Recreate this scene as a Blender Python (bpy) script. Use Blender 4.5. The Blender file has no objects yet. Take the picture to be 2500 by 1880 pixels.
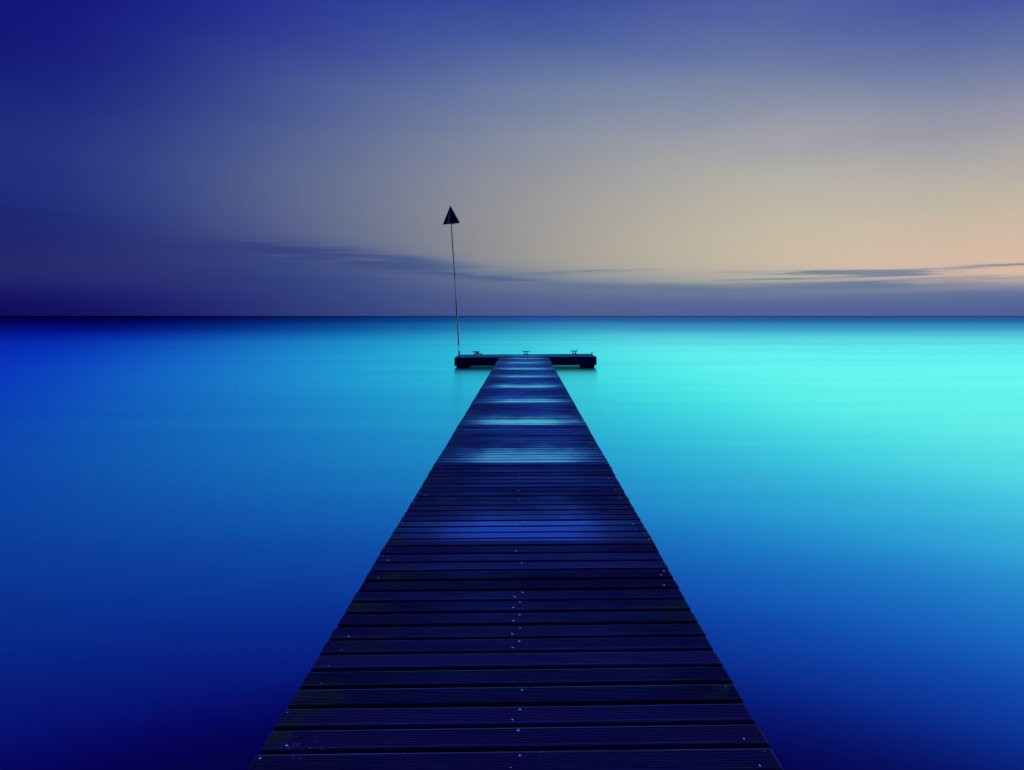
import bpy, bmesh, math, random
from mathutils import Vector, Matrix

rnd = random.Random(11)
scene = bpy.context.scene
COL = scene.collection
R = math.radians

# ------------------------------------------------------------------ camera
# deck top is z = 0, the pier runs along +Y, the eye is 1.6 m above the deck
EYE = 1.60
cam_data = bpy.data.cameras.new('camera')
cam_data.sensor_width = 36.0
cam_data.lens = 24.15
cam_data.shift_x = -0.0124
cam_data.shift_y = -0.0676
cam_data.clip_start = 0.05
cam_data.clip_end = 80000.0
cam = bpy.data.objects.new('camera', cam_data)
cam.location = (0, 0, EYE)
cam.rotation_euler = (R(90), 0, 0)
COL.objects.link(cam)
scene.camera = cam

# ------------------------------------------------------------------ exposure
vs = scene.view_settings
vs.view_transform = 'Standard'
vs.look = 'None'
vs.exposure = 0.0
vs.gamma = 1.0
vs.use_curve_mapping = False
scene.cycles.max_bounces = 6
scene.cycles.use_denoising = True

# ------------------------------------------------------------------ node helpers
def srgb(r, g, b):
    f = lambda c: (c/255)/12.92 if c/255 <= 0.04045 else (((c/255)+0.055)/1.055)**2.4
    return (f(r), f(g), f(b), 1.0)

class NT:
    def __init__(self, tree):
        self.t = tree; self.n = tree.nodes; self.l = tree.links
    def new(self, typ, **kw):
        nd = self.n.new(typ)
        for k, v in kw.items(): setattr(nd, k, v)
        return nd
    def put(self, sock, v):
        if isinstance(v, bpy.types.NodeSocket): self.l.new(v, sock)
        else: sock.default_value = v
    def m(self, op, a, b=None, c=None, clamp=False):
        nd = self.new('ShaderNodeMath', operation=op, use_clamp=clamp)
        self.put(nd.inputs[0], a)
        if b is not None: self.put(nd.inputs[1], b)
        if c is not None: self.put(nd.inputs[2], c)
        return nd.outputs[0]
    def rng(self, v, a, b, c=0.0, d=1.0, typ='SMOOTHSTEP'):
        nd = self.new('ShaderNodeMapRange', interpolation_type=typ)
        for i, x in enumerate((v, a, b, c, d)): self.put(nd.inputs[i], x)
        return nd.outputs[0]
    def mix(self, f, a, b, blend='MIX'):
        nd = self.new('ShaderNodeMix', data_type='RGBA', blend_type=blend)
        self.put(nd.inputs[0], f); self.put(nd.inputs[6], a); self.put(nd.inputs[7], b)
        return nd.outputs[2]
    def comb(self, x, y, z):
        nd = self.new('ShaderNodeCombineXYZ')
        for i, v in enumerate((x, y, z)): self.put(nd.inputs[i], v)
        return nd.outputs[0]
    def sep(self, v):
        nd = self.new('ShaderNodeSeparateXYZ'); self.put(nd.inputs[0], v)
        return nd.outputs
    def noise(self, vec, scale=1.0, detail=3.0, rough=0.5, dist=0.0):
        nd = self.new('ShaderNodeTexNoise')
        self.put(nd.inputs['Vector'], vec)
        nd.inputs['Scale'].default_value = scale
        nd.inputs['Detail'].default_value = detail
        nd.inputs['Roughness'].default_value = rough
        nd.inputs['Distortion'].default_value = dist
        return nd.outputs[0]
    def ramp(self, fac, stops, interp='LINEAR'):
        nd = self.new('ShaderNodeValToRGB')
        self.put(nd.inputs[0], fac)
        cr = nd.color_ramp; cr.interpolation = interp
        while len(cr.elements) > 1: cr.elements.remove(cr.elements[-1])
        for i, (p, c) in enumerate(stops):
            e = cr.elements[0] if i == 0 else cr.elements.new(p)
            e.position = p; e.color = c
        return nd.outputs[0]

# ------------------------------------------------------------------ sky after sunset
SUN_AZ, SUN_EL = 20.0, 25.0          # degrees right of the view, above the horizon
world = bpy.data.worlds.new('World')
scene.world = world
world.use_nodes = True
w = NT(world.node_tree)
for nd in list(w.n): w.n.remove(nd)
geo = w.new('ShaderNodeTexCoord')
dx, dy, dz = w.sep(geo.outputs['Generated'])
az = w.m('MULTIPLY', w.m('ARCTAN2', dx, dy), 180/math.pi)
el = w.m('MULTIPLY', w.m('ARCSINE', dz), 180/math.pi)
GLOW = 42.0
dl = w.m('ABSOLUTE', w.m('SUBTRACT', az, GLOW))
dl = w.m('MINIMUM', dl, w.m('SUBTRACT', 360.0, dl))      # degrees of azimuth from the afterglow

# low streaky cloud: long thin wisps, each with its own place, frayed by noise
cv = w.comb(w.m('MULTIPLY', az, 0.045), w.m('MULTIPLY', el, 0.95), 0.0)
fray = w.noise(cv, 1.6, 5.0, 0.6, 0.4)
fine = w.noise(w.comb(w.m('MULTIPLY', az, 0.16), w.m('MULTIPLY', el, 3.4), 7.0), 1.0, 4.0, 0.6, 0.3)
warp = w.noise(w.comb(w.m('MULTIPLY', az, 0.08), w.m('MULTIPLY', el, 0.5), 3.0), 1.0, 3.0, 0.5)
el_w = w.m('ADD', el, w.m('MULTIPLY', w.m('SUBTRACT', warp, 0.5), 0.5))
mask = 0.0
for (a0, e0, wa, we, tilt, amt) in (
        (23.5, 3.30, 6.0, 0.20, -0.022, 1.5),
        (20.5, 2.85, 4.0, 0.08, 0.010, 0.7),
        (28.5, 2.95, 3.0, 0.07, 0.005, 1.1),
        (27.5, 2.35, 8.0, 0.34, 0.022, 1.6),
        (36.0, 3.50, 8.5, 0.26, 0.035, 1.1),
        (12.0, 2.15, 8.0, 0.26, -0.040, 1.0),
        (5.0, 3.65, 6.0, 0.13, 0.015, .70),
        (-9.0, 4.15, 9.0, 0.75, -0.11, .75),
        (-3.0, 3.25, 7.0, 0.24, -0.09, .75),
        (-19.0, 4.8, 10.0, 0.95, -0.06, .6),
        (-62.0, 4.2, 14.0, 0.5, -0.03, .8),
        (64.0, 3.2, 12.0, 0.4, 0.02, 1.0),
        (84.0, 4.6, 12.0, 0.4, 0.02, .9)):
    u = w.m('DIVIDE', w.m('SUBTRACT', az, a0), wa)
    lane = w.m('SUBTRACT', w.m('SUBTRACT', el_w, e0), w.m('MULTIPLY', w.m('SUBTRACT', az, a0), tilt))
    v = w.m('DIVIDE', lane, we)
    g = w.m('EXPONENT', w.m('MULTIPLY', w.m('ADD', w.m('MULTIPLY', u, u), w.m('MULTIPLY', v, v)), -1.0))
    mask = w.m('ADD', mask, w.m('MULTIPLY', g, amt))
mask = w.m('MULTIPLY', mask, w.rng(w.m('ADD', w.m('MULTIPLY', fray, 0.6), w.m('MULTIPLY', fine, 0.4)), 0.34, 0.56, 0.10, 1.0))
mask = w.m('MINIMUM', w.m('MULTIPLY', mask, 0.8), 0.76)
# a faint general streakiness of the lower sky
haze_n = w.m('MULTIPLY', w.m('SUBTRACT', fray, 0.5), w.rng(el, 0.6, 3.0, 0.0, 1.1))
haze_n = w.m('MULTIPLY', haze_n, w.rng(el, 5.0, 16.0, 1.0, 0.15))
swath = w.noise(w.comb(w.m('ADD', w.m('MULTIPLY', az, 0.030), w.m('MULTIPLY', el, 0.03)), w.m('MULTIPLY', el, 0.13), 11.0), 1.0, 3.0, 0.5)
haze_n = w.m('ADD', haze_n, w.m('MULTIPLY', w.m('SUBTRACT', swath, 0.5), w.rng(el, 3.0, 14.0, 0.0, 4.5)))
el_s = w.m('ADD', el, haze_n)
el_l = w.m('ADD', w.m('MULTIPLY', el_s, w.m('SUBTRACT', 1.0, mask)), w.m('MULTIPLY', mask, 1.5))
t_el = w.m('SQRT', w.m('DIVIDE', w.m('MAXIMUM', el_l, 0.0), 90.0))

ZEN = (24, 34, 122)
def el_of(xpx, ypx):      # picture coordinates of the photograph -> elevation, degrees
    return math.degrees(math.atan2(682-ypx, math.hypot(1483, xpx-1133)))
TABLE = {
    60: [(0, 14, 18, 122), (100, 18, 24, 120), (250, 28, 42, 126), (370, 33, 50, 127), (450, 26, 38, 120), (500, 26, 34, 112),
         (575, 35, 39, 106), (605, 32, 34, 106), (630, 20, 20, 106), (655, 11, 10, 96), (682, 8, 8, 90)],
    650: [(0, 36, 50, 148), (100, 54, 68, 148), (250, 80, 96, 148), (400, 94, 106, 142), (480, 90, 101, 140), (535, 80, 92, 134),
          (570, 64, 78, 132), (600, 50, 66, 128), (655, 44, 58, 124), (682, 42, 55, 120)],
    1110: [(0, 52, 70, 155), (100, 77, 98, 158), (250, 119, 133, 162), (350, 140, 143, 157), (450, 150, 149, 152), (550, 151, 149, 148),
           (582, 141, 143, 148), (610, 105, 119, 146), (640, 81, 98, 143), (682, 68, 86, 140)],
    1660: [(0, 69, 86, 160), (100, 93, 113, 162), (200, 127, 138, 165), (280, 155, 156, 168), (400, 179, 176, 165), (500, 195, 184, 164),
           (570, 199, 183, 163), (602, 184, 176, 162), (622, 118, 134, 150), (652, 80, 101, 150), (682, 74, 92, 148)],
    2100: [(0, 68, 81, 160), (100, 92, 111, 162), (200, 131, 136, 165), (300, 163, 160, 167), (400, 183, 176, 165), (480, 200, 183, 163),
           (560, 215, 185, 163), (608, 212, 183, 164), (628, 98, 114, 152), (655, 82, 98, 151), (682, 78, 89, 147)],
}
GRID = [0.0, 0.5, 1.0, 1.5, 1.9, 2.3, 2.8, 3.4, 4.2, 5.2, 6.6, 8.5, 11.0, 14.0, 17.5, 21.5, 24.5, 27.0, 32.0, 40.0, 52.0, 70.0, 90.0]
def column(xp):           # display colours of one column of the sky on the common grid of elevations
    rows = TABLE[xp]
    st = sorted((el_of(xp, r_[0]), r_[1:]) for r_ in rows)
    top = rows[0][1:]; te = st[-1][0]
    st.append((te+14, tuple(top[k]*0.50+ZEN[k]*0.50 for k in range(3))))
    st.append((max(te+34, 62), ZEN)); st.append((91.0, ZEN))
    res = []
    for e in GRID:
        for (e0, c0), (e1, c1) in zip(st[:-1], st[1:]):
            if e0 <= e <= e1:
                f = (e-e0)/(e1-e0)
                res.append([c0[k]*(1-f)+c1[k]*f for k in range(3)]); break
    return res
def dcol(xp): return abs(math.degrees(math.atan2(xp-1133, 1483)) - GLOW)
KEYS = [(dcol(xp), column(xp)) for xp in (2100, 1660, 1110, 650, 60)]
last = KEYS[-1][1]
def fade(c, e, k):        # on towards the dark side of the sky
    t_ = min(e/55.0, 1.0)
    return [max(c[i]*k*(1-t_)+ZEN[i]*t_, 2) for i in range(3)]
KEYS = [(-2.0, KEYS[0][1])]+KEYS+[(100.0, [fade(c, e, 0.72) for c, e in zip(last, GRID)]), (150.0, [fade(c, e, 0.60) for c, e in zip(last, GRID)]),
                                  (182.0, [fade(c, e, 0.58) for c, e in zip(last, GRID)])]
def cubic(d, gi, k):
    xs = [q[0] for q in KEYS]
    j = max(1, min(len(xs)-3, max(i_ for i_ in range(len(xs)) if xs[i_] <= d)))
    p = [KEYS[j+q][1][gi][k] for q in (-1, 0, 1, 2)]; x_ = [xs[j+q] for q in (-1, 0, 1, 2)]
    h_ = x_[2]-x_[1]; t_ = (d-x_[1])/h_
    m0 = (p[2]-p[0])/(x_[2]-x_[0])*h_; m1 = (p[3]-p[1])/(x_[3]-x_[1])*h_
    return ((2*t_**3-3*t_**2+1)*p[1]+(t_**3-2*t_**2+t_)*m0+(-2*t_**3+3*t_**2)*p[2]+(t_**3-t_**2)*m1)
STEPS = [0.0, 6, 11, 16, 21, 26, 31, 36, 41, 46, 51, 56, 61, 66, 71, 76, 81, 88, 96, 105, 120, 150]
skyc = None
for q, d in enumerate(STEPS):
    st = [(math.sqrt(e/90.0), tuple(v_**(1/2.2) for v_ in srgb(*[max(0.5, cubic(d, gi, k)) for k in range(3)]))) for gi, e in enumerate(GRID)]
    c_ = w.ramp(t_el, st, 'LINEAR')
    skyc = c_ if q == 0 else w.mix(w.rng(dl, STEPS[q-1], d, 0, 1, 'LINEAR'), skyc, c_)
gam = w.new('ShaderNodeGamma'); w.put(gam.inputs[0], skyc); gam.inputs[1].default_value = 2.2
skyc = gam.outputs[0]
# the sky model's own dusk light, added faintly
nish = w.new('ShaderNodeTexSky', sky_type='NISHITA')
nish.sun_disc = False
nish.sun_elevation = R(SUN_EL); nish.sun_rotation = R(SUN_AZ)
nish.air_density = 1.0; nish.dust_density = 1.0; nish.ozone_density = 3.0
bg = w.new('ShaderNodeBackground'); bg.inputs['Strength'].default_value = 1.0
w.put(bg.inputs['Color'], skyc)
bg2 = w.new('ShaderNodeBackground'); bg2.inputs['Strength'].default_value = 0.0006
w.put(bg2.inputs['Color'], nish.outputs[0])
ads = w.new('ShaderNodeAddShader')
w.l.new(bg.outputs[0], ads.inputs[0]); w.l.new(bg2.outputs[0], ads.inputs[1])
wo = w.new('ShaderNodeOutputWorld')
w.l.new(ads.outputs[0], wo.inputs['Surface'])

# ------------------------------------------------------------------ sun: the broad afterglow
sd = bpy.data.lights.new('sun', 'SUN')
sd.energy = 3.9
sd.angle = R(122)
sd.color = (1.0, 0.95, 0.86)
sun = bpy.data.objects.new('sun', sd)
lv = Vector((math.sin(R(SUN_AZ))*math.cos(R(SUN_EL)), math.cos(R(SUN_AZ))*math.cos(R(SUN_EL)), math.sin(R(SUN_EL))))
sun.rotation_euler = lv.to_track_quat('Z', 'Y').to_euler()
sun.location = lv*60
COL.objects.link(sun)

# ------------------------------------------------------------------ materials
def material(name):
    m_ = bpy.data.materials.new(name); m_.use_nodes = True
    n = NT(m_.node_tree)
    for nd in list(n.n): n.n.remove(nd)
    out = n.new('ShaderNodeOutputMaterial')
    return m_, n, out

WATER_Z = -0.41

def water_material():
    m_, n, out = material('sea_water')
    pos = n.new('ShaderNodeNewGeometry').outputs['Position']
    x, y, z = n.sep(pos)
    # slow wind streaks lying across the view
    s1 = n.noise(n.comb(n.m('MULTIPLY', x, 0.02), n.m('MULTIPLY', y, 0.16), 0.0), 1.0, 4.0, 0.55, 0.3)
    s2 = n.noise(n.comb(n.m('MULTIPLY', x, 0.10), n.m('MULTIPLY', y, 0.9), 5.0), 1.0, 4.0, 0.6, 0.2)
    # glow's falloff painted into the tint: turquoise on the right, dim blue left
    glow_fall = n.m('ADD', n.m('ADD', x, n.m('MULTIPLY', y, 0.29)), n.m('MULTIPLY', n.m('SUBTRACT', s1, 0.5), 2.0))
    glow_fall = n.m('DIVIDE', n.m('SUBTRACT', glow_fall, 1.2), n.m('ADD', 1.0, n.m('DIVIDE', n.m('MAXIMUM', y, 0.0), 18.0)))   # the painted falloff fans out seawards
    glow_fall = n.rng(glow_fall, FALL0, FALL1)
    tint = n.mix(n.m('POWER', glow_fall, 7.0), n.mix(glow_fall, FALL_DIM, TURQ), FALL_PEAK)
    off = n.m('ADD', y, n.m('MULTIPLY', n.m('SUBTRACT', s1, 0.5), 24.0))  # far out, the low cloud's dark reflection is put into the tint
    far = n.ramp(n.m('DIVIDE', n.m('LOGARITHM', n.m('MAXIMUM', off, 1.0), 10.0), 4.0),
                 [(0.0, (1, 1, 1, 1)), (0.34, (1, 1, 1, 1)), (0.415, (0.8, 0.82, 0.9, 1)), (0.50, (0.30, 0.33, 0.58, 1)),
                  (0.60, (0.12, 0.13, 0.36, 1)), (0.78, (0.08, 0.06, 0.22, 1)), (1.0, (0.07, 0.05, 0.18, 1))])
    tint = n.mix(1.0, tint, n.mix(glow_fall, n.mix(1.0, far, far, 'MULTIPLY'), far), 'MULTIPLY')
    tint = n.mix(n.rng(s2, 0.3, 0.7, 0.0, 0.16), tint, n.mix(1.0, tint, (0.6, 0.6, 0.85, 1), 'MULTIPLY'))
    fr = n.new('ShaderNodeFresnel'); fr.inputs['IOR'].default_value = 1.82
    F = fr.outputs[0]
    # the glancing sheen is turquoise, the steeper reflection blue
    v4 = lambda v: (v, v, v, 1)
    Fb = n.m('MULTIPLY', F, n.m('ADD', 0.76, n.m('MULTIPLY', glow_fall, 0.30)))
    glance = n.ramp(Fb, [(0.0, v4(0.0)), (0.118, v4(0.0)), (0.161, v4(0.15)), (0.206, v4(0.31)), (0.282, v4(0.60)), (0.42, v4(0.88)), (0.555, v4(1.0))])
    tint = n.mix(glance, n.mix(1.0, tint, n.mix(glow_fall, STEEP_DIM, STEEP), 'MULTIPLY'), tint)
    gl = n.new('ShaderNodeBsdfGlossy', distribution='MULTI_GGX')
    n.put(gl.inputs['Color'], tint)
    n.put(gl.inputs['Roughness'], n.rng(s1, 0.25, 0.75, 0.25, 0.31, 'LINEAR'))
    body = n.new('ShaderNodeBsdfDiffuse')
    body.inputs['Color'].default_value = (0.003, 0.0005, 0.026, 1)
    mx = n.new('ShaderNodeMixShader')
    sheen = n.ramp(F, [(0.0, v4(0.0)), (0.10, v4(0.012)), (0.124, v4(0.04)), (0.137, v4(0.095)), (0.161, v4(0.26)), (0.206, v4(0.39)),
                       (0.282, v4(0.46)), (0.42, v4(0.50)), (0.555, v4(0.53)), (1.0, v4(0.70))])
    n.l.new(sheen, mx.inputs[0]); n.l.new(body.outputs[0], mx.inputs[1]); n.l.new(gl.outputs[0], mx.inputs[2])
    n.l.new(mx.outputs[0], out.inputs['Surface'])
    return m_

def mixc(a, b, t): return tuple(a[i]*(1-t)+b[i]*t for i in range(4))
TURQ = (0.035, 0.83, 0.86, 1)     # bright side of the painted glow
FALL_PEAK = (0.14, 0.95, 0.91, 1)     # its peak, palest
FALL_DIM = (0.002, 0.045, 0.62, 1)      # where the painted glow has died away
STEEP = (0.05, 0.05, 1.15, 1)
STEEP_DIM = (0.1, 0.0, 0.35, 1)  # dim left end of the painted glow, seen steeply
FALL0, FALL1 = -6.3, 6.9  # limits of the painted glow falloff

SPAN, SUP0 = 2.60, 4.87       # bents every 2.6 m, one of them 4.87 m out
def wood_material(name, base, wet_amount=1.0, algae=True, gloss=(0.03, 0.16, 0.95)):
    m_, n, out = material(name)
    pos = n.new('ShaderNodeNewGeometry').outputs['Position']
    x, y, z = n.sep(pos)
    oi = n.new('ShaderNodeObjectInfo').outputs['Random']
    # wood grain along the board, different on every board
    gv = n.comb(n.m('ADD', n.m('MULTIPLY', x, 1.3), n.m('MULTIPLY', oi, 91.0)), n.m('MULTIPLY', y, 55.0), n.m('MULTIPLY', z, 55.0))
    grain = n.noise(gv, 1.0, 5.0, 0.6)
    blot = n.noise(pos, 2.3, 4.0, 0.6)
    tone = n.m('ADD', n.m('MULTIPLY', grain, 0.7), n.m('MULTIPLY', oi, 0.45))
    col = n.mix(n.rng(tone, 0.25, 0.85), tuple(c*0.45 for c in base)+(1,), tuple(c*1.3 for c in base)+(1,))
    if algae:
        edge = n.rng(n.m('ABSOLUTE', n.m('ADD', x, 0.032)), 0.52, 0.93)
        ag = n.m('MULTIPLY', edge, n.rng(blot, 0.45, 0.68))
        col = n.mix(n.m('MULTIPLY', ag, 0.8), col, (0.010, 0.026, 0.012, 1))
    # pale salt and bird marks: rare flecks, and one patch on the near left
    fl = n.noise(pos, 95.0, 2.0, 0.5)
    rare = n.rng(n.noise(pos, 3.1, 2.0, 0.5), 0.62, 0.74)
    px = n.m('DIVIDE', n.m('ADD', x, 0.80), 0.09); py = n.m('DIVIDE', n.m('SUBTRACT', y, 2.55), 0.07)
    patch = n.m('EXPONENT', n.m('MULTIPLY', n.m('ADD', n.m('MULTIPLY', px, px), n.m('MULTIPLY', py, py)), -1.0))
    fleck = n.m('MULTIPLY', n.rng(fl, 0.58, 0.70), n.m('MAXIMUM', n.m('MULTIPLY', rare, 0.25), n.m('MULTIPLY', patch, 0.8)))
    col = n.mix(fleck, col, (0.06, 0.08, 0.42, 1))
    # puddled boards just beyond each bent: the film of water lies there
    wob = n.m('MULTIPLY', n.m('SUBTRACT', n.noise(n.comb(x, n.m('MULTIPLY', y, 0.5), 9.0), 2.2, 3.0, 0.6), 0.5), 0.35)
    ph = n.m('FRACT', n.m('DIVIDE', n.m('SUBTRACT', y, SUP0), SPAN))
    wob = n.m('ADD', wob, n.m('MULTIPLY', n.m('SUBTRACT', oi, 0.5), 0.22))
    pud = n.m('MULTIPLY', n.rng(ph, 0.0, 0.02), n.rng(n.m('ADD', ph, wob), 0.02, 0.44, 1.0, 0.0))
    side = n.rng(n.m('ADD', n.m('ABSOLUTE', n.m('SUBTRACT', x, 0.02)), wob), 0.20, 1.0, 1.0, 0.08)
    wet = n.m('MULTIPLY', n.m('MULTIPLY', pud, side), wet_amount)
    strip = n.noise(n.comb(n.m('MULTIPLY', x, 0.9), n.m('MULTIPLY', y, 2.6), 21.0), 1.0, 4.0, 0.6)
    mid = n.rng(n.m('ABSOLUTE', n.m('SUBTRACT', x, 0.03)), 0.25, 0.95, 0.10, -0.12)
    damp = n.rng(n.m('ADD', n.m('ADD', strip, mid), n.m('MULTIPLY', n.m('SUBTRACT', oi, 0.5), 0.28)), 0.35, 0.75, 0.0, 0.35)
    if algae: damp = n.m('MULTIPLY', damp, n.m('SUBTRACT', 1.0, n.m('MULTIPLY', ag, 0.9)))
    wetf = n.m('MINIMUM', n.m('ADD', wet, damp), 1.0)
    dif = n.new('ShaderNodeBsdfDiffuse'); n.put(dif.inputs['Color'], col)
    fr = n.new('ShaderNodeFresnel'); fr.inputs['IOR'].default_value = 1.82
    F = fr.outputs[0]
    g4 = lambda v: (v, v, v, 1)
    # standing film: blue when seen steeply, turquoise at a glance like the sea
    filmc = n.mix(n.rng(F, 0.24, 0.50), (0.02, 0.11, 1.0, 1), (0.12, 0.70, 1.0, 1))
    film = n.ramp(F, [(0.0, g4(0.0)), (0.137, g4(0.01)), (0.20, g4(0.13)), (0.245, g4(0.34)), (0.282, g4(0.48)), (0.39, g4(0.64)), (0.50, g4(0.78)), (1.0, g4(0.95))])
    moist = n.ramp(F, [(0.0, g4(0.0)), (0.137, g4(0.010)), (0.282, g4(0.08)), (0.42, g4(0.22)), (0.60, g4(0.36)), (1.0, g4(0.6))])
    moist = n.m('MULTIPLY', moist, n.rng(damp, 0.0, 0.35, 0.45, 1.3, 'LINEAR'))
    gl = n.new('ShaderNodeBsdfGlossy', distribution='MULTI_GGX')
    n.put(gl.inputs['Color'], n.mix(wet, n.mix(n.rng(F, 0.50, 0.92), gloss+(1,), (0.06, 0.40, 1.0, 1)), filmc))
    n.put(gl.inputs['Roughness'], n.rng(wetf, 0.0, 1.0, 0.50, 0.24, 'LINEAR'))
    bmp = n.new('ShaderNodeBump'); n.put(bmp.inputs['Strength'], n.rng(wet, 0.0, 1.0, 0.28, 0.06)); bmp.inputs['Distance'].default_value = 0.002
    n.put(bmp.inputs['Height'], grain)
    n.l.new(bmp.outputs[0], dif.inputs['Normal']); n.l.new(bmp.outputs[0], gl.inputs['Normal'])
    mx = n.new('ShaderNodeMixShader')
    n.put(mx.inputs[0], n.m('ADD', n.m('MULTIPLY', moist, n.m('SUBTRACT', 1.0, wet)), n.m('MULTIPLY', film, wet)))
    n.l.new(dif.outputs[0], mx.inputs[1]); n.l.new(gl.outputs[0], mx.inputs[2])
    n.l.new(mx.outputs[0], out.inputs['Surface'])
    return m_

def simple_material(name, base, rough, metallic=0.0, tint=None, bump=0.0):
    m_, n, out = material(name)
    p = n.new('ShaderNodeBsdfPrincipled')
    pos = n.new('ShaderNodeTexCoord').outputs['Object']
    nz = n.noise(pos, 14.0, 5.0, 0.6)
    n.put(p.inputs['Base Color'], n.mix(n.rng(nz, 0.3, 0.7), tuple(c*0.7 for c in base)+(1,), tuple(min(1, c*1.2) for c in base)+(1,)))
    n.put(p.inputs['Roughness'], n.rng(nz, 0.3, 0.7, rough*0.8, min(1, rough*1.2)))
    p.inputs['Metallic'].default_value = metallic
    if tint: p.inputs['Specular Tint'].default_value = tint+(1,)
    if bump:
        b = n.new('ShaderNodeBump'); b.inputs['Strength'].default_value = bump; b.inputs['Distance'].default_value = 0.003
        n.put(b.inputs['Height'], nz); n.l.new(b.outputs[0], p.inputs['Normal'])
    n.l.new(p.outputs[0], out.inputs['Surface'])
    return m_

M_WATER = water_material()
M_PLANK = wood_material('wet_decking', (0.006, 0.0035, 0.066))
M_STAGE = wood_material('stage_decking', (0.006, 0.008, 0.045), wet_amount=0.0, algae=False, gloss=(0.03, 0.22, 0.95))
M_BEAM = simple_material('dark_timber', (0.014, 0.005, 0.12), 0.8, tint=(0.1, 0.3, 1.0), bump=0.4)
M_PILE = simple_material('tarred_pile', (0.008, 0.006, 0.030), 0.7, tint=(0.1, 0.3, 1.0), bump=0.5)
M_SCREW = simple_material('screw_steel', (0.035, 0.07, 0.50), 0.35, 1.0)
M_IRON = simple_material('cast_iron', (0.010, 0.018, 0.06), 0.45, tint=(0.2, 0.6, 1.0), bump=0.2)
M_POLE = simple_material('galvanised_pole', (0.025, 0.05, 0.12), 0.30, 0.0, tint=(0.25, 0.6, 1.0))
M_PLATE = simple_material('navy_plate', (0.014, 0.024, 0.12), 0.42, tint=(0.3, 0.6, 1.0))
M_ROPE = simple_material('wet_rope', (0.012, 0.018, 0.08), 0.7)

# ------------------------------------------------------------------ object helpers
def link(name, mesh, mat, parent=None, loc=(0, 0, 0), rot=(0, 0, 0)):
    o = bpy.data.objects.new(name, mesh)
    if mat and not mesh.materials: mesh.materials.append(mat)
    COL.objects.link(o)
    o.parent = parent; o.location = loc; o.rotation_euler = rot
    return o
def empty(name, loc, rot, label, cat, group=None):
    o = bpy.data.objects.new(name, None); COL.objects.link(o)
    o.location = loc; o.rotation_euler = rot; o.empty_display_size = 0.2
    o['label'] = label; o['category'] = cat
    if group: o['group'] = group
    return o
def bm_mesh(bm, name, smooth=False):
    me = bpy.data.meshes.new(name); bmesh.ops.recalc_face_normals(bm, faces=bm.faces)
    bm.to_mesh(me); bm.free()
    if smooth:
        for p in me.polygons: p.use_smooth = True
    return me
def box_bm(sx, sy, sz, c=(0, 0, 0), bev=0.0, seg=2, bm=None):
    own = bm is None
    if own: bm = bmesh.new()
    r = bmesh.ops.create_cube(bm, size=1.0)
    for v in r['verts']:
        v.co = Vector((v.co.x*sx+c[0], v.co.y*sy+c[1], v.co.z*sz+c[2]))
    if bev:
        es = list({e for v in r['verts'] for e in v.link_edges})
        bmesh.ops.bevel(bm, geom=es, offset=bev, segments=seg, profile=0.6, affect='EDGES')
    return bm
def tube_bm(pts, rad, n=8, bm=None, cap=True):
    if bm is None: bm = bmesh.new()
    pts = [Vector(p) for p in pts]
    rings = []
    rads = rad if isinstance(rad, (list, tuple)) else [rad]*len(pts)
    up = Vector((0, 0, 1))
    for i, p in enumerate(pts):
        d = (pts[min(i+1, len(pts)-1)]-pts[max(i-1, 0)]).normalized()
        a = d.cross(up)
        if a.length < 1e-3: a = d.cross(Vector((1, 0, 0)))
        a.normalize(); b = d.cross(a).normalized()
        rings.append([bm.verts.new(p+(a*math.cos(2*math.pi*k/n)+b*math.sin(2*math.pi*k/n))*rads[i]) for k in range(n)])
    for r0, r1 in zip(rings[:-1], rings[1:]):
        for k in range(n):
            bm.faces.new((r0[k], r0[(k+1) % n], r1[(k+1) % n], r1[k]))
    if cap:
        bm.faces.new(rings[0][::-1]); bm.faces.new(rings[-1])
    return bm
def lathe_bm(prof, n=12, bm=None, c=(0, 0)):
    if bm is None: bm = bmesh.new()
    rings = [[bm.verts.new((c[0]+r*math.cos(2*math.pi*k/n), c[1]+r*math.sin(2*math.pi*k/n), z)) for k in range(n)] for r, z in prof]
    for r0, r1 in zip(rings[:-1], rings[1:]):
        for k in range(n): bm.faces.new((r0[k], r0[(k+1) % n], r1[(k+1) % n], r1[k]))
    bm.faces.new(rings[0][::-1]); bm.faces.new(rings[-1])
    return bm

# ------------------------------------------------------------------ the sea
bm = bmesh.new()
S = 40000.0
vsq = [bm.verts.new(p) for p in ((-S, -600, 0), (S, -600, 0), (S, S, 0), (-S, S, 0))]
bm.faces.new(vsq)
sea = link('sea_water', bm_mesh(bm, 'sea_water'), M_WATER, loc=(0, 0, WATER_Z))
sea['kind'] = 'structure'

# ------------------------------------------------------------------ the walkway
XL, XR = -0.978, 0.914
XC, PW = (XL+XR)/2, XR-XL
PITCH, BOARD, THICK = 0.150, 0.123, 0.040
PIER_END = 26.28
SKEW = R(1.35)
pier = empty('wooden_pier', (XC, 0.0, 0.0), (0, 0, 0),
             'long narrow walkway of dark wet grooved planks running straight out to the landing stage', 'pier')

def sag(y):
    t = ((y-SUP0)/SPAN) % 1.0
    return -4*0.011*t*(1-t), -4*0.011*(1-2*t)/SPAN

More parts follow.
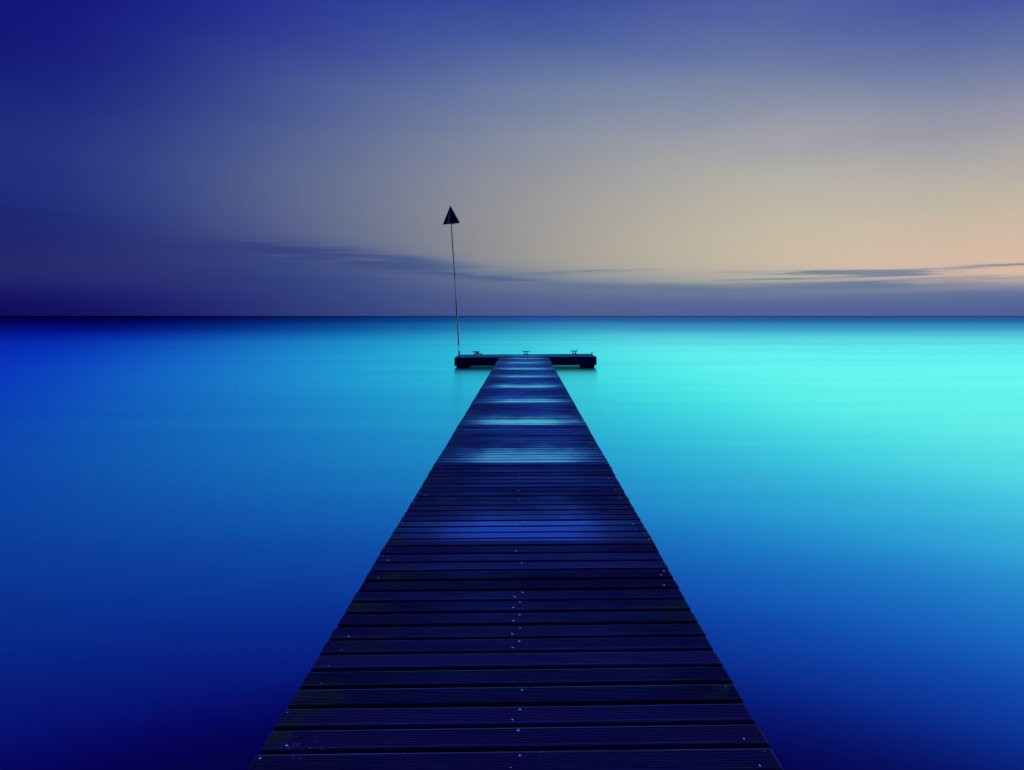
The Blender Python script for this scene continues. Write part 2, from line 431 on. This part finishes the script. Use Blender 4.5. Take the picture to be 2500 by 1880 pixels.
def plank_mesh(seed, length=PW, board=BOARD, ridges=10, segs=7, groove=0.0034, thick=THICK):
    r = random.Random(seed)
    hw = board/2; e = 0.008
    prof = [(-hw+e*1.5, -thick), (-hw, -thick+e), (-hw, -e), (-hw+e*0.3, -e*0.3), (-hw+e, 0.0)]
    inner = board-2*e
    st = inner/ridges
    for k in range(ridges):
        y0 = -hw+e+k*st
        if k: prof.append((y0, 0.0))
        if k < ridges-1:
            prof += [(y0+st*0.52, 0.0), (y0+st*0.64, -groove), (y0+st*0.90, -groove)]
    prof += [(hw-e, 0.0), (hw-e*0.3, -e*0.3), (hw, -e), (hw, -thick+e), (hw-e*1.5, -thick)]
    l0 = -length/2-r.uniform(0.0, 0.004); l1 = length/2+r.uniform(0.0, 0.004)
    ch = 0.009
    xs = [(l0, 1), (l0+ch, 0)]+[(l0+(l1-l0)*i/segs, 0) for i in range(1, segs)]+[(l1-ch, 0), (l1, 1)]
    bm = bmesh.new(); rings = []
    wob0 = wob1 = 0.0
    bow = r.uniform(-0.0015, 0.0015)
    for x, inset in xs:
        wob0 += r.uniform(-0.0009, 0.0009); wob1 += r.uniform(-0.0009, 0.0009)
        wob0 *= 0.8; wob1 *= 0.8
        dzz = bow*math.cos(math.pi*x/length)
        ring = []
        for (yy, zz) in prof:
            f = (yy+hw)/(2*hw)
            y2 = yy+wob0*(1-f)+wob1*f
            z2 = zz+dzz
            if inset:
                y2 *= 0.95; z2 = -thick/2+(z2+thick/2)*0.70
            ring.append(bm.verts.new((x, y2, z2)))
        rings.append(ring)
    n = len(prof)
    for a, b in zip(rings[:-1], rings[1:]):
        for k in range(n): bm.faces.new((a[k], a[(k+1) % n], b[(k+1) % n], b[k]))
    bm.faces.new(rings[0]); bm.faces.new(rings[-1][::-1])
    return bm_mesh(bm, 'plank')

variants = [plank_mesh(100+i) for i in range(8)]
for v in variants: v.materials.append(M_PLANK)
screw_me = bm_mesh(lathe_bm([(0.0070, -0.004), (0.0068, 0.0012), (0.0052, 0.0028), (0.0024, 0.0036)], 8), 'screw', True)
screw_me.materials.append(M_SCREW)
far_screws = bmesh.new()
planks = []
n_sc = 0
y = -4.43
i = 0
while y < PIER_END-BOARD/2:
    z, sl = sag(y)
    o = link('plank', variants[rnd.randrange(8)], None, pier,
             (rnd.uniform(-0.002, 0.002), y+rnd.uniform(-0.0022, 0.0022), z+rnd.uniform(-0.0012, 0.0012)),
             (math.atan(sl)+rnd.uniform(-0.006, 0.006), rnd.uniform(-0.0012, 0.0012), SKEW+rnd.uniform(-0.0025, 0.0025)))
    flip = rnd.random() < 0.5
    if flip: o.rotation_euler[2] += math.pi; o.rotation_euler[0] *= -1; o.rotation_euler[1] *= -1
    spots = []
    for bx, offs in ((XL-XC+0.055, 0.03), (-0.005, -0.018), (XR-XC-0.055, -0.022)):
        for s in (-1, 1):
            if rnd.random() < (0.16 if abs(bx) < 0.5 else 0.55): continue
            spots.append((bx+s*(-offs if abs(bx) > 0.5 else 0.019)+rnd.uniform(-0.010, 0.010), s*0.036+rnd.uniform(-0.006, 0.006)))
    for (sx, sy) in spots:
        if flip: sx, sy = -sx, -sy
        zz = -0.0034+rnd.uniform(-0.0020, 0.0016)
        if 2.1 < y and n_sc < 298:
            so = bpy.data.objects.new('screw', screw_me); COL.objects.link(so)
            so.parent = o; so.location = (sx, sy, zz)
            so.rotation_euler = (rnd.uniform(-0.15, 0.15), rnd.uniform(-0.15, 0.15), rnd.uniform(0, 3))
            n_sc += 1
        else:
            q = o.rotation_euler.to_matrix() @ Vector((sx, sy, zz)) + o.location
            r_ = bmesh.ops.create_cone(far_screws, cap_ends=True, segments=6, radius1=0.0068, radius2=0.004, depth=0.007)
            bmesh.ops.translate(far_screws, verts=r_['verts'], vec=q)
    planks.append(o)
    y += PITCH
    i += 1
fs = link('screws', bm_mesh(far_screws, 'screws'), M_SCREW, pier); fs['kind'] = 'stuff'

# stringers under the boards (they follow the sag), cross-heads and piles at each bent
for bx in (XL-XC+0.10, 0.0, XR-XC-0.10):
    ys = [-4.4+0.2*k for k in range(int((PIER_END-0.05+4.4)/0.2)+1)]
    bm = bmesh.new(); rings = []
    for yy in ys:
        z = sag(yy)[0]-THICK-0.006
        rings.append([bm.verts.new((bx+a*0.04, yy, z+b)) for a, b in ((-1, 0), (1, 0), (1, -0.14), (-1, -0.14))])
    for a, b in zip(rings[:-1], rings[1:]):
        for k in range(4): bm.faces.new((a[k], a[(k+1) % 4], b[(k+1) % 4], b[k]))
    bm.faces.new(rings[0]); bm.faces.new(rings[-1])
    link('stringer', bm_mesh(bm, 'stringer'), M_BEAM, pier)
head_me = bm_mesh(box_bm(PW-0.12, 0.16, 0.16, bev=0.01), 'cross_head')
pile_me = bm_mesh(lathe_bm([(0.10, -2.6), (0.105, -0.5), (0.10, -0.17)], 14), 'pile', True)
yy = SUP0-3*SPAN
while yy < PIER_END:
    link('cross_head', head_me, M_BEAM, pier, (0, yy, -THICK-0.006-0.14-0.081))
    for bx in (-0.62, 0.62):
        link('pile', pile_me, M_PILE, pier, (bx, yy+0.0, -0.12))
    yy += SPAN

# ------------------------------------------------------------------ the landing stage across the end
SX0, SX1, SY0, SY1 = -2.70, 2.77, 26.40, 28.50
SW, SD = SX1-SX0, SY1-SY0
stage = empty('landing_stage', ((SX0+SX1)/2, SY0, 0.0), (0, R(-0.28), R(0.9)),
              'low dark timber landing stage lying crosswise at the far end of the walkway', 'landing stage')
n_b = 14
bp = SD/n_b
svar = [plank_mesh(300+k, SW-0.02, bp-0.018, 6, 6, 0.0025) for k in range(4)]
for v in svar: v.materials.append(M_STAGE)
for k in range(n_b):
    link('plank', svar[rnd.randrange(4)], None, stage,
         (rnd.uniform(-0.004, 0.004), 0.002+bp*(k+0.5), 0.012+rnd.uniform(-0.002, 0.002)), (rnd.uniform(-0.01, 0.01), 0, 0))
FH = 0.285
def board(name, sx, sy, sz, loc, mat=M_BEAM, bev=0.008):
    return link(name, bm_mesh(box_bm(sx, sy, sz, bev=bev), name), mat, stage, loc)
front = board('front_fascia', SW, 0.06, FH, (0, 0.028, -0.028-FH/2))
board('back_fascia', SW, 0.06, FH, (0, SD-0.028, -0.028-FH/2))
for s in (-1, 1):
    board('side_fascia', 0.06, SD-0.125, FH, (s*(SW/2-0.031), SD/2, -0.028-FH/2))
bolt_me = bm_mesh(lathe_bm([(0.016, 0.0), (0.016, 0.008), (0.010, 0.013)], 8), 'bolt', True)
for bx in (-2.35, -1.7, -1.15, 1.45, 1.98, 2.22, 2.55):
    link('bolt', bolt_me, M_SCREW, front, (bx, -0.030, 0.05+rnd.uniform(-0.02, 0.02)), (R(90), 0, 0))
for bx in (-1.7, -0.6, 0.6, 1.7):
    board('joist', 0.07, SD-0.125, 0.16, (bx, SD/2, -0.028-0.083))
for sxx, wd in ((-1, 0.42), (1, 0.40)):
    for yb in (0.30, SD-0.30):
        bmf = box_bm(wd, 0.42, 0.55, bev=0.02)
        link('float', bm_mesh(bmf, 'float'), M_PILE, stage, (sxx*(SW/2-0.07-wd/2), yb, -FH-0.03-0.255))

# ------------------------------------------------------------------ mooring cleats
def make_cleat(label, loc, rz):
    c = empty('mooring_cleat', loc, (0, 0, rz), label, 'cleat', 'mooring cleats along the far edge of the landing stage')
    b = box_bm(0.21, 0.085, 0.018, (0, 0, 0.009), bev=0.006)
    link('base_plate', bm_mesh(b, 'base_plate'), M_IRON, c)
    for s in (-1, 1):
        bm = lathe_bm([(0.024, 0.0), (0.018, 0.03), (0.016, 0.06), (0.020, 0.096)], 10)
        link('post', bm_mesh(bm, 'post', True), M_IRON, c, (s*0.048, 0, 0.016))
    pts = [(-0.168, 0, 0.124), (-0.12, 0, 0.119), (-0.05, 0, 0.117), (0.05, 0, 0.117), (0.12, 0, 0.119), (0.168, 0, 0.124)]
    link('horn', bm_mesh(tube_bm(pts, [0.009, 0.015, 0.019, 0.019, 0.015, 0.009], 8), 'horn', True), M_IRON, c)
    return c
def on_stage(x, y, z=0.0):
    mat = Matrix.Translation(stage.location) @ stage.rotation_euler.to_matrix().to_4x4()
    return mat @ Vector((x-stage.location.x, y-stage.location.y, z))
DECK = 0.0135
CY = 28.38
c1 = on_stage(-1.985, CY, DECK); c2 = on_stage(0.085, CY, DECK); c3 = on_stage(2.075, CY, DECK)
make_cleat('iron mooring cleat with a rope wound round it, nearest the beacon pole', c1, R(0.9))
make_cleat('bare iron mooring cleat in line with the middle of the walkway', c2, R(0.9))
make_cleat('iron mooring cleat near the right end of the landing stage, beside the small pin', c3, R(0.9))

# rope wound on the left cleat, its tail bunched on the boards
pts = []
for k in range(64):
    a = k/63*3.2*2*math.pi
    pts.append((c1.x+0.050+0.046*math.sin(a), c1.y+0.034*math.cos(a)+0.012*math.sin(a*0.5), c1.z+0.035+0.068*k/63))
for k in range(10):
    t = k/9
    pts.append((c1.x+0.07+0.08*t, c1.y-0.045-0.01*math.sin(t*3), c1.z+0.10-0.06*t))
for k in range(40):
    a = k/39*2.2*2*math.pi
    pts.append((c1.x+0.155+0.045*math.cos(a), c1.y-0.05+0.04*math.sin(a), c1.z+0.016+0.018*(1-k/39)+0.012))
for k in range(6):
    pts.append((c1.x+0.20+0.018*k, c1.y-0.05-0.01*k, c1.z+0.012))
rope = link('rope', bm_mesh(tube_bm(pts, 0.013, 6), 'rope', True), M_ROPE)
rope['label'] = 'dark rope wound round the cleat beside the beacon pole, its tail bunched on the boards'
rope['category'] = 'rope'
# short line end on the right cleat
pts = [(c3.x+0.125, c3.y, c3.z+0.172), (c3.x+0.105, c3.y-0.012, c3.z+0.150), (c3.x+0.085, c3.y-0.023, c3.z+0.134), (c3.x+0.075, c3.y-0.025, c3.z+0.105),
       (c3.x+0.085, c3.y-0.03, c3.z+0.06), (c3.x+0.10, c3.y-0.035, c3.z+0.03), (c3.x+0.085, c3.y-0.048, c3.z+0.010), (c3.x+0.03, c3.y-0.055, c3.z+0.009), (c3.x-0.05, c3.y-0.054, c3.z+0.009)]
line = link('rope', bm_mesh(tube_bm(pts, 0.008, 6), 'line_end', True), M_ROPE)
line['label'] = 'thin short line end hung over the right horn of the rightmost cleat'
line['category'] = 'rope'

# small pin near the right end
pb = on_stage(2.715, 27.55, DECK)
pin = empty('mooring_pin', pb, (0, R(4), 0), 'small upright metal pin standing at the right end of the landing stage', 'mooring pin')
link('shaft', bm_mesh(lathe_bm([(0.022, -0.002), (0.020, 0.07), (0.020, 0.092)], 10), 'shaft', True), M_IRON, pin)
link('cap', bm_mesh(lathe_bm([(0.026, 0.090), (0.027, 0.112), (0.018, 0.120)], 10), 'cap', True), M_IRON, pin)

# ------------------------------------------------------------------ beacon pole with its topmark
base = on_stage(-2.652, 28.15, DECK)
LEAN = R(-3.45)
beacon = empty('beacon_pole', base, (0, LEAN, 0),
               'tall thin leaning pole with a dark triangular topmark, at the landing stage left corner', 'beacon pole')
PH = 5.37
pts = [(0, 0, -0.002), (0, 0, 0.5), (0.004, 0, 2.0), (0.006, 0, 3.5), (0.002, 0, 4.6), (0, 0, PH+0.55)]
link('pole', bm_mesh(tube_bm(pts, [0.032, 0.030, 0.028, 0.026, 0.024, 0.022], 12), 'pole', True), M_POLE, beacon)
b = box_bm(0.085, 0.085, 0.014, (0, 0, 0.007), bev=0.003)
lathe_bm([(0.034, 0.014), (0.033, 0.15), (0.028, 0.16)], 12, b)
link('base_socket', bm_mesh(b, 'base_socket'), M_POLE, beacon)
top = bpy.data.objects.new('topmark', None); COL.objects.link(top)
top.parent = beacon; top.location = (0, 0, PH); top.rotation_euler = (0, R(0.6), R(-18))
def tri_plate(rotz, r=0.388, h=0.755, t=0.006, half=None):
    bm = bmesh.new()
    xs = (-r, r) if half is None else (0.0045*half, r*half)
    pts = [(xs[0], 0.0), (xs[1], 0.0)]
    pts += [(0.0, h)] if half is None else [(0.0045*half, h-0.015)]
    f0 = [bm.verts.new((x, -t/2, z)) for x, z in pts]
    f1 = [bm.verts.new((x, t/2, z)) for x, z in pts]
    bm.faces.new(f0); bm.faces.new(f1[::-1])
    for k in range(3): bm.faces.new((f0[k], f1[k], f1[(k+1) % 3], f0[(k+1) % 3]))
    o = link('plate', bm_mesh(bm, 'plate'), M_PLATE, top, (0, 0, 0), (0, 0, rotz))
    return o
tri_plate(0.0)
tri_plate(R(90), half=1)
tri_plate(R(90), half=-1)
